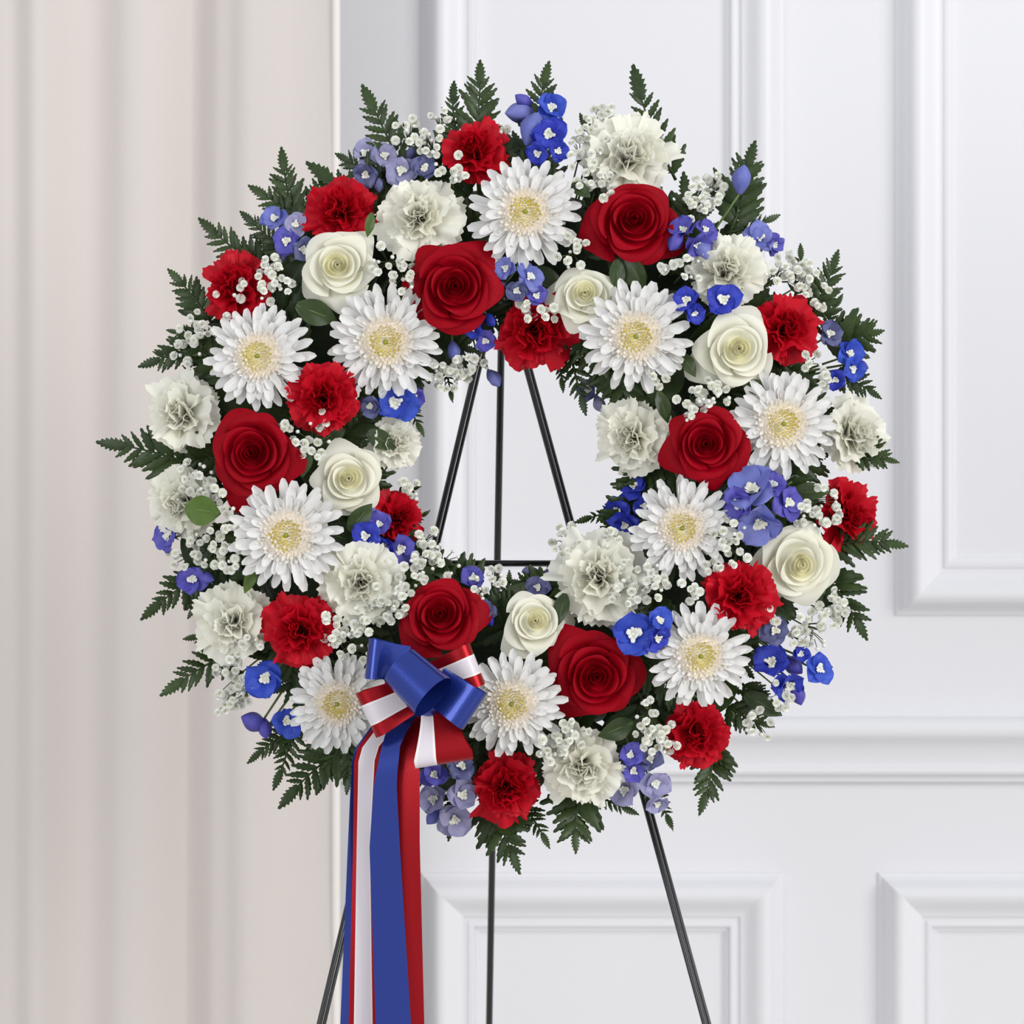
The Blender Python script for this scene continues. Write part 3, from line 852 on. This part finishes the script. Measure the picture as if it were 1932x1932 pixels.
FR = [((685, 163), (765, 330), 92, "tall pointed fern frond at half past eleven"),
      ((905, 116), (893, 270), 92, "fern frond rising behind the topmost red carnation"),
      ((857, 155), (870, 280), 60, "narrow fern frond curling up at twelve o'clock beside a broader one"),
      ((1037, 118), (1025, 270), 84, "fern tip above the royal blue delphinium at the top"),
      ((1194, 125), (1275, 340), 92, "long lacy fern frond at one o'clock behind a white carnation"),
      ((1425, 268), (1385, 440), 110, "fern frond behind a single blue bud at half past one"),
      ((1345, 318), (1385, 410), 50, "short thin fern frond beside the one o'clock red rose"),
      ((1470, 405), (1370, 440), 50, "dark fern frond pointing sideways above a blue delphinium at two o'clock"),
      ((1582, 472), (1530, 600), 80, "fern frond above the baby's breath at half past two"),
      ((1510, 460), (1500, 560), 40, "slim fern sprout above the baby's breath at two o'clock"),
      ((1590, 555), (1550, 640), 44, "upright fern tip behind the half past two red carnation"),
      ((1668, 622), (1555, 648), 110, "wide fern frond with long leaflets at half past two rim"),
      ((1664, 752), (1570, 700), 60, "small pointed fern frond above the rim white carnation at three o'clock"),
      ((1697, 874), (1600, 845), 70, "short fern tip poking out beside the three o'clock white carnation"),
      ((1714, 1032), (1560, 1030), 86, "pointed fern frond at half past three below the rim red carnation"),
      ((1638, 1208), (1545, 1070), 104, "drooping fern frond at four o'clock below the white rose"),
      ((1462, 1372), (1370, 1330), 70, "dark fern frond beside baby's breath at half past four"),
      ((1468, 1330), (1400, 1290), 50, "short fern frond under the deep blue delphinium at four o'clock"),
      ((1318, 1540), (1345, 1390), 92, "pointed fern frond hanging below the five o'clock red carnation"),
      ((1385, 1440), (1310, 1400), 50, "small fern tip beside the five o'clock red carnation"),
      ((1270, 1568), (1215, 1480), 44, "thin fern tip curling down beside an easel leg"),
      ((1206, 1538), (1105, 1490), 46, "flat fern frond under the bottom white carnation"),
      ((1085, 1612), (1098, 1480), 116, "open lacy fern frond below the bottom white carnation"),
      ((983, 1650), (920, 1500), 112, "broad fern frond hanging lowest of all below the bottom red carnation"),
      ((1038, 1602), (980, 1510), 54, "slim fern frond beside the lowest broad frond"),
      ((845, 1588), (870, 1470), 60, "dark fern leaves under the lilac delphinium by the bow tails"),
      ((525, 1526), (665, 1400), 100, "broad fern frond below the ribbon-side chrysanthemum"),
      ((595, 1500), (650, 1390), 60, "fern frond hanging between the broad frond and the ribbon tails"),
      ((655, 1500), (655, 1390), 60, "fern frond hanging right against the ribbon tails"),
      ((515, 1492), (555, 1360), 56, "narrow fern frond hanging below the royal blue blossoms"),
      ((465, 1440), (560, 1370), 60, "fern frond spreading sideways below the royal blue blossoms"),
      ((303, 1314), (460, 1220), 88, "pointed fern frond at half past seven below a white carnation"),
      ((345, 1205), (450, 1200), 56, "short fern tip behind the eight o'clock white carnation"),
      ((265, 1168), (410, 1070), 84, "pointed fern frond at eight o'clock under a violet delphinium"),
      ((355, 1168), (400, 1080), 50, "narrow fern frond drooping behind the eight o'clock white carnation"),
      ((184, 833), (375, 880), 104, "longest fern frond, reaching out at nine o'clock"),
      ((262, 692), (400, 640), 80, "pointed fern frond at half past nine above a white carnation"),
      ((315, 622), (390, 640), 46, "small fern tip below the ten o'clock red carnation"),
      ((318, 508), (400, 610), 76, "leafy fern frond beside the ten o'clock red carnation"),
      ((376, 414), (500, 510), 78, "pointed fern frond above the ten o'clock red carnation"),
      ((470, 352), (580, 440), 74, "fern frond reaching sideways above small blue blossoms"),
      ((533, 280), (560, 430), 84, "upright fern frond above small blue blossoms at half past ten"),
      ((618, 318), (575, 430), 74, "fern frond behind the eleven o'clock red carnation"),
      ((455, 400), (540, 480), 60, "dark fern frond behind the small blue blossoms"),
      ((635, 290), (720, 350), 70, "short fern frond beside the dusky blue delphinium"),
      ((780, 235), (810, 330), 50, "small dark fern tip amid baby's breath near the top"),
      ((1095, 215), (1150, 300), 50, "short dark fern behind the baby's breath at half past twelve")]
for t, b, w, lab in FR:
    frond(t, b, w, lab, bend=random.uniform(-.06, .06), n=7 if math.hypot(t[0] - b[0], t[1] - b[1]) > 110 else 6)
INNER = [((1107, 785), (1075, 660), 60, "fern tip hanging in the hole below a white chrysanthemum"),
         ((1062, 742), (1050, 650), 44, "dark fern tip hanging beside the hole-side red carnation"),
         ((800, 825), (755, 740), 44, "small fern tip at the hole's edge under royal blue petals"),
         ((1082, 985), (1190, 950), 44, "dark fern frond pointing across the hole toward an easel leg"),
         ((960, 1075), (955, 1170), 62, "upright fern tip standing below the easel crossbar"),
         ((812, 962), (760, 1000), 30, "tiny fern tip behind the small red carnation in the hole"),
         ((795, 918), (750, 935), 30, "tiny fern tip beside the small red carnation at the hole"),
         ((1080, 1120), (1040, 1170), 60, "green fern leaf beside the small cream rose"),
         ((855, 760), (840, 680), 30, "thin fern tip hanging in the hole amid baby's breath")]
for t, b, w, lab in INNER:
    frond(t, b, w, lab, n=6, Y=(face_y(*b) * .5, lean(t[1]) - .05))

# dark foliage filling the gaps behind the flowers
rngk = random.Random(77)
for k in range(64):
    a = 2 * math.pi * (k + rngk.uniform(-.3, .3)) / 64
    rb = (300, 400, 500)[k % 3] + rngk.uniform(-30, 30)
    b = (CX + rb * math.cos(a), CY + rb * math.sin(a))
    a2 = a + rngk.uniform(-1.0, 1.0) + (math.pi if k % 3 == 0 else 0) * 0
    rt_ = rb + (45 if k % 3 == 0 else 105)
    if k % 3 == 0: tip = (CX + (rb - 60) * math.cos(a + .35), CY + (rb - 60) * math.sin(a + .35))
    else: tip = (CX + rt_ * math.cos(a + rngk.uniform(-.3, .3)), CY + rt_ * math.sin(a + rngk.uniform(-.3, .3)))
    yb = face_y(*b)
    fo = frond(tip, b, 110, "dark fern frond deep between flowers", n=6,
               Y=(yb * .55, face_y(*tip) * .72), group='fern fronds tucked deep in the wreath')
    LATER.append((fo, (b[0] + tip[0]) / 2, (b[1] + tip[1]) / 2, 'dark tucked-in fern'))

for k in range(44):
    a = 2 * math.pi * (k + rngk.uniform(-.2, .2)) / 44
    b = (CX + 500 * math.cos(a), CY + 500 * math.sin(a)); a2 = a + rngk.uniform(-.14, .14)
    rt_ = rngk.uniform(610, 640)
    tip = (CX + rt_ * math.cos(a2), CY + rt_ * math.sin(a2))
    fo = frond(tip, b, 130, "dark fern frond deep between flowers", n=6, Y=(face_y(*b) * .35, lean(tip[1]) - .018), group='fern fronds tucked deep in the wreath')
    LATER.append((fo, tip[0], tip[1], 'dark backing fern'))

# broad leaves
def leaf_mesh(mat, seed):
    rng = random.Random(seed); pts = []
    nu, nv = 7, 10
    for j in range(nv):
        t = j / (nv - 1); w = .25 * math.sin(math.pi * min(1, .05 + .95 * t) ** .9) ** .9
        if j == nv - 1: w = .004
        for i in range(nu):
            u = -1 + 2 * i / (nu - 1)
            pts.append((t - .5, w * u, .10 * math.sin(2.2 * t) + .12 * abs(u) * w * 2 + .015 * math.sin(9 * t + 4 * u)))
    return mesh('leaf_blade', pts, grid_faces(nu, nv), mat)
LEAVES = {'dark': leaf_mesh(M_leaf, 1), 'bright': leaf_mesh(M_budleaf, 2)}
mb = MB(); mb.tube([(-.5, 0, .002), (-.2, 0, .055), (.1, 0, .10), (.4, 0, .085)], [.018, .014, .010, .004], 5); RIB_V, RIB_F = mb.v, mb.f
RIB = {'dark': mesh('midrib', RIB_V, RIB_F, M_stem), 'bright': mesh('midrib', RIB_V, RIB_F, M_stem)}
def leaf(px, py, ln, ang, kind, label, dz=-.012, group='broad leaves between the flowers', wide=1.0, tw=0.0):
    Y = face_y(px, py) - dz
    sc = ln * S
    n = Vector((random.uniform(-.3, .3), -1, random.uniform(-.3, .3))).normalized()
    P = W(px, py, Y)
    M = frame_M(P, n, 0, 1) @ Matrix.Rotation(-math.radians(ang), 4, 'Z') @ Matrix.Rotation(tw, 4, 'X') @ Matrix.Diagonal((sc, sc * wide, sc, 1))
    root = link('leaf', None, None, M)
    tag(root, label, 'leaf', group)
    link('blade', LEAVES[kind], root); link('midrib', RIB[kind], root)
    return root
LF = [(383, 963, 66, 10, 'bright', "bright green leaf in front of the nine o'clock white carnation", .012, 1.7),
      (597, 590, 80, 20, 'dark', "dark green leaf below the half past ten white rose", -.004, 1.2),
      (1097, 360, 44, 40, 'dark', "small olive leaf beside the topmost chrysanthemum and one o'clock rose", .004, 1.2),
      (697, 424, 46, 100, 'bright', "small light green leaf between a red carnation and a white rose", .004, .8),
      (1250, 768, 62, 70, 'dark', "green leaf between a white carnation and a red rose at the hole", .002, .9),
      (1300, 690, 52, 60, 'dark', "olive leaf between a chrysanthemum and the two o'clock white rose", -.004, 1.0),
      (1165, 520, 60, 90, 'dark', "dark leaf between the cream rose and the one o'clock red rose", -.006, 1.0),
      (1200, 515, 70, 60, 'dark', "green leaf beneath the one o'clock red rose", -.008, 1.2),
      (680, 975, 66, -50, 'dark', "dark leaf under the nine o'clock white rose above blue blossoms", .002, 1.1),
      (720, 830, 60, 30, 'dark', "grey green leaf beside the small hole-side white carnation", -.008, 1.2),
      (1530, 930, 70, 0, 'dark', "dark leaf below the three o'clock chrysanthemum", -.006, 1.0),
      (1440, 1330, 80, 30, 'dark', "olive leaf below the four o'clock deep blue delphinium", -.008, 1.0),
      (1160, 1375, 70, 160, 'dark', "green leaf below the five o'clock red rose", -.008, 1.2),
      (960, 1560, 60, 10, 'dark', "dark leaf under the bottom red carnation", -.01, 1.1),
      (470, 1095, 50, 110, 'bright', "light green leaf above the eight o'clock white carnation", .002, .9),
      (1060, 1150, 60, 100, 'dark', "dark leaf between the small cream rose and a white carnation", -.004, 1.0),
      (570, 870, 60, 90, 'dark', "dark leaf between the nine o'clock red and white roses", -.006, 1.2),
      (1430, 735, 60, 20, 'dark', "dark leaf between the two o'clock white rose and a chrysanthemum", -.004, 1.0)]
for px, py, ln, ang, kd, lab, dz, wd in LF:
    leaf(px, py, ln, ang, kd, lab, dz, wide=wd)
for k in range(60):
    a = 2 * math.pi * k / 60 + rngk.uniform(-.05, .05); rr = rngk.choice((270, 350, 430, 510, 590)) + rngk.uniform(-15, 15)
    px, py = CX + rr * math.cos(a), CY + rr * math.sin(a)
    lo = leaf(px, py, rngk.uniform(80, 110), rngk.uniform(0, 360), 'dark', "dark broad leaf deep behind the wreath's flowers", -.038, 'broad leaves deep in the wreath', 1.3, rngk.uniform(-.6, .6))
    LATER.append((lo, px, py, 'dark deep-set leaf'))

# ------------------------------------------------------------------ baby's breath
def gyp_mesh(seed):
    rng = random.Random(seed); mb = MB()
    for ring, (n, el, L, z) in enumerate(((7, .05, 1.0, 0), (6, .60, .86, .10), (5, 1.0, .62, .12))):
        for k in range(n):
            a = 2 * math.pi * (k + .4 * ring) / n + rng.uniform(-.15, .15); q = []
            for j in range(3):
                t = j / 2; w = .40 * (.35 + .75 * t) * (1 if j < 2 else .9)
                for u in (-1, 0, 1):
                    rr = L * t * math.cos(el) * (1 - (.12 if (u and j == 2) else 0)); zz = z + L * t * math.sin(el) + .10 * u * u * t
                    q.append((rr * math.cos(a) - u * w * math.sin(a), rr * math.sin(a) + u * w * math.cos(a), zz))
            mb.grid(q, 3, 3)
    nf = len(mb.f)
    mb.sphere((0, 0, .42), .24, 7, 4)
    me = mb.build('blossom', [M_gyp, M_gypeye])
    me.polygons.foreach_set('material_index', [0] * nf + [1] * (len(mb.f) - nf))
    return me
GYP = [gyp_mesh(s) for s in (1, 2, 3, 4)]
mb = MB(); mb.sphere((0, 0, 0), .8, 8, 6, 1.2); GYPBUD = mb.build('tiny_bud', M_gyp)
GB = [(768, 258, 32, 9), (815, 268, 26, 9), (828, 222, 16, 4), (850, 322, 30, 8), (958, 246, 16, 3), (1095, 288, 34, 12), (1135, 225, 30, 9), (1120, 255, 26, 6), (1126, 352, 12, 2), (1082, 478, 32, 9),
      (1150, 350, 30, 6), (505, 512, 26, 10), (522, 548, 28, 9), (440, 562, 34, 5), (730, 492, 30, 10), (760, 520, 28, 9), (362, 612, 24, 7), (345, 672, 28, 8), (385, 632, 20, 5), (540, 812, 22, 4), (590, 835, 34, 11),
      (375, 900, 34, 12), (392, 930, 24, 7), (425, 962, 16, 3), (398, 1030, 38, 15), (345, 1052, 26, 6), (440, 1020, 26, 8), (420, 1070, 26, 7), (440, 1282, 36, 15), (462, 1310, 26, 9), (425, 1325, 24, 7), (630, 1190, 30, 9), (690, 1170, 26, 7),
      (660, 1215, 26, 7), (742, 1125, 34, 13), (772, 1090, 26, 9), (800, 1055, 30, 11), (835, 1060, 28, 9), (735, 1160, 22, 6), (835, 700, 30, 11), (868, 715, 26, 8), (880, 690, 22, 6), (905, 1110, 22, 6), (930, 1090, 18, 5),
      (1070, 1018, 26, 8), (1150, 1010, 20, 5), (1205, 1085, 34, 14), (1180, 1125, 24, 8), (1235, 1110, 24, 8), (1300, 1112, 22, 5), (1375, 1005, 30, 11), (1395, 1045, 22, 6), (1350, 1072, 22, 5), (1545, 945, 30, 8), (1530, 975, 28, 9), (1572, 975, 18, 5),
      (1325, 365, 30, 12), (1350, 345, 22, 7), (1300, 395, 20, 5), (1478, 520, 32, 13), (1522, 530, 26, 9), (1500, 492, 24, 7), (1555, 560, 20, 6), (1300, 505, 26, 8), (1262, 500, 16, 4), (1330, 735, 26, 8), (1300, 758, 28, 9), (1360, 745, 22, 6), (1312, 785, 18, 5),
      (1535, 682, 18, 4), (1560, 715, 22, 6), (1535, 1190, 32, 12), (1560, 1140, 28, 10), (1505, 1205, 22, 6), (1580, 1165, 20, 6), (1478, 1308, 26, 8), (1432, 1365, 28, 7), (1230, 1352, 28, 9), (1255, 1390, 28, 10), (1222, 1395, 24, 7), (1055, 1395, 28, 10), (1035, 1425, 22, 7), (1085, 1380, 24, 7),
      (700, 1235, 18, 3), (805, 1015, 18, 6), (1000, 575, 24, 6), (1030, 595, 20, 5), (1545, 1250, 12, 0), (770, 925, 20, 6), (690, 800, 18, 0), (470, 1225, 20, 6), (605, 790, 14, 2), (1110, 345, 20, 5), (1245, 715, 18, 4), (1450, 1165, 16, 3), (905, 690, 14, 3)]
gi = 0
for (px, py, r, n) in GB:
    if n == 0: continue
    rng = random.Random(500 + gi); gi += 1
    lab = 'white sprig'
    base_P = ring_point(px, py)
    root = link('baby_breath_sprig', None, None, Matrix.Translation(base_P))
    tag(root, lab, "baby's breath", "baby's breath sprigs in the wreath")
    LATER.append((root, px, py, "baby's breath sprig"))
    stems = MB()
    hub = W(px, py, face_y(px, py) + .03) - base_P
    stems.tube([Vector((0, 0, 0)), hub * .6, hub], [.0012, .0009, .0007], 5)
    for k in range(int(n * 1.6)):
        a = rng.uniform(0, 6.28); rr = r * math.sqrt(rng.random()) * 1.15
        qx, qy = px + rr * math.cos(a), py + rr * math.sin(a)
        Y = face_y(qx, qy) - .008 + rng.uniform(-.010, .012)
        n3 = Vector((rng.uniform(-.7, .7), -1, rng.uniform(-.7, .7)))
        small = rng.random() < .22
        sc = (rng.uniform(4.0, 5.5) if small else rng.uniform(7.0, 9.8)) * S
        P = W(qx, qy, Y)
        link('tiny_bud' if small else 'blossom', GYPBUD if small else rng.choice(GYP), root, Matrix.Translation(-base_P) @ frame_M(P, n3, rng.uniform(0, 6.28), sc))
        q = P - base_P
        stems.tube([hub * .9, (hub + q) * .5 + Vector((0, .008, 0)), q], [.0005, .0004, .00035], 4, False)
    link('stem', stems.build('stem', M_gypstem), root)

# ------------------------------------------------------------------ ribbon bow
BY = face_y(790, 1330) - 0.035
bow = link('ribbon_bow', None, None, Matrix.Translation(W(795, 1335, BY + .03)))
tag(bow, 'blue, red and white satin ribbon bow with long hanging tails', 'bow')
BI = Matrix.Translation(-W(795, 1335, BY + .03))
def ribbon(name, rows, stripes, nsub=None):
    """rows: list of (edge_a, edge_b); stripes: [(t0, t1, material)] across the width"""
    mats = []
    for s in stripes:
        if s[2] not in mats: mats.append(s[2])
    cuts = sorted({s[0] for s in stripes} | {s[1] for s in stripes})
    fine = []
    for a, b in zip(cuts[:-1], cuts[1:]):
        k = max(1, int(round((b - a) * 8)))
        fine += [a + (b - a) * i / k for i in range(k)]
    fine.append(cuts[-1])
    nu = len(fine); pts = []
    for (a, b) in rows:
        for t in fine: pts.append(a + (b - a) * t)
    f = grid_faces(nu, len(rows))
    me = mesh(name, pts, f, mats)
    idx = []
    for j in range(len(rows) - 1):
        for i in range(nu - 1):
            tm = (fine[i] + fine[i + 1]) / 2
            idx.append(next((mats.index(s[2]) for s in stripes if s[0] <= tm <= s[1]), 0))
    me.polygons.foreach_set('material_index', idx)
    me.transform(BI)
    o = link(name, me, bow)
    return o
BLUE = [(0, 1, M_sblue)]
RWR = [(0, .27, M_sred), (.27, .31, M_scord), (.31, .69, M_swhite), (.69, .73, M_scord), (.73, 1, M_sred)]
WR = [(0, .62, M_sred), (.62, .67, M_scord), (.67, .95, M_swhite), (.95, 1, M_scord)]
def loop(name, c, d, Wd, bulge, stripes, pinch=.45, y0=0.0, fwd=.0, skew=0.0, wtilt=0.0):
    """a ribbon loop leaving the knot at pixel c towards pixel offset d, ribbon width Wd pixels"""
    L = math.hypot(*d); dx, dy = d[0] / L, d[1] / L
    dv = Vector((dx, -fwd, -dy)).normalized()
    wv = Vector((-dy, wtilt, -dx)).normalized()
    C0 = W(c[0], c[1], BY + y0)
    rows = []
    N = 30
    for k in range(N + 1):
        t = k / N
        s = math.sin(math.pi * t)
        along = L * S * (s ** .75)
        out = bulge * S * (math.sin(2 * math.pi * t) * (1.0 if t < .5 else .75))
        p = C0 + dv * along + Vector((0, -1, 0)) * out + wv * (skew * S * s)
        w = Wd * S * (pinch + (1 - pinch) * min(1, s * 1.25))
        rows.append((p - wv * w / 2, p + wv * w / 2))
    return ribbon(name, rows, stripes)
loop('loop', (812, 1285), (84, -32), 78, 24, RWR, .8, y0=.004)
loop('loop', (772, 1250), (-76, -8), 72, 26, BLUE, .8, y0=.006)
loop('loop', (790, 1304), (-94, 44), 86, 24, RWR, .75, y0=-.002)
loop('loop', (822, 1335), (16, 100), 104, 26, WR, .5, y0=-.006)
loop('loop', (818, 1290), (74, 50), 76, 26, BLUE, .9, y0=-.014)
# centre ring of ribbon, axis tipped so that its open end shows
ca = Vector((.74, -.42, -.67)).normalized(); cb_ = ca.cross(Vector((0, 1, 0))).normalized(); cc = ca.cross(cb_).normalized()
C0 = W(786, 1286, BY - .030)
rows = []
for k in range(37):
    th = 2 * math.pi * k / 36
    for_r = cb_ * math.cos(th) * 42 * S + cc * math.sin(th) * 34 * S
    rows.append((C0 + for_r * .92 - ca * 43 * S, C0 + for_r * 1.06 + ca * 43 * S))
ribbon('center_loop', rows, BLUE)
# knot and pick wire
mb = MB(); mb.sphere(W(808, 1322, BY - .004), .013, 14, 8); me = mb.build('knot', M_sblue); me.transform(BI); link('knot', me, bow)
mb = MB(); mb.tube([W(800, 1330, BY), W(790, 1300, lean(1300))], .0015, 6); me = mb.build('pick_wire', M_metal); me.transform(BI); link('pick_wire', me, bow)
# tails (edges read at three heights), hanging well below the picture
def tail(name, keys, y0, stripes, wave=.004, ph=0.0, endz=2380):
    rows = []
    ys = [k[0] for k in keys]
    for k in range(40):
        y = ys[0] + (endz - ys[0]) * k / 39
        if y <= ys[-1]:
            a = float(np.interp(y, ys, [q[1] for q in keys])); b = float(np.interp(y, ys, [q[2] for q in keys]))
        else:
            g = (y - ys[-1]) / (ys[-1] - ys[-2])
            a = keys[-1][1] + (keys[-1][1] - keys[-2][1]) * g; b = keys[-1][2] + (keys[-1][2] - keys[-2][2]) * g
        Y = BY + y0 + .022 * max(0, (1430 - y) / 100) + wave * math.sin((y - 1300) * .009 + ph)
        Yb = Y + .004 * math.sin((y - 1300) * .006 + ph * 2)
        if k == 39: 
            rows.append((W(a, y, Y), W(b, y - 40, Yb)))
        else: rows.append((W(a, y, Y), W(b, y - (40 * k / 39), Yb)))
    return ribbon(name, rows, stripes)
tail('tail', [(1330, 730, 790), (1420, 664, 716), (1600, 656, 700), (1932, 642, 700)], .016, BLUE, wave=.002, ph=.3)
tail('tail', [(1330, 735, 800), (1420, 668, 730), (1600, 666, 716), (1932, 658, 728)], .008, [(0, .14, M_sred), (.14, .17, M_scord), (.17, .60, M_swhite), (.60, .64, M_scord), (.64, 1, M_sred)], wave=.002, ph=1.0)
tail('tail', [(1330, 765, 800), (1420, 735, 792), (1600, 730, 792), (1932, 740, 800)], .002, [(0, 1, M_sred)], wave=.002, ph=2.0)
tail('tail', [(1330, 745, 800), (1400, 722, 756), (1480, 705, 748), (1600, 697, 754), (1932, 709, 774)], -.008, BLUE, wave=.002, ph=2.6)
relabel()
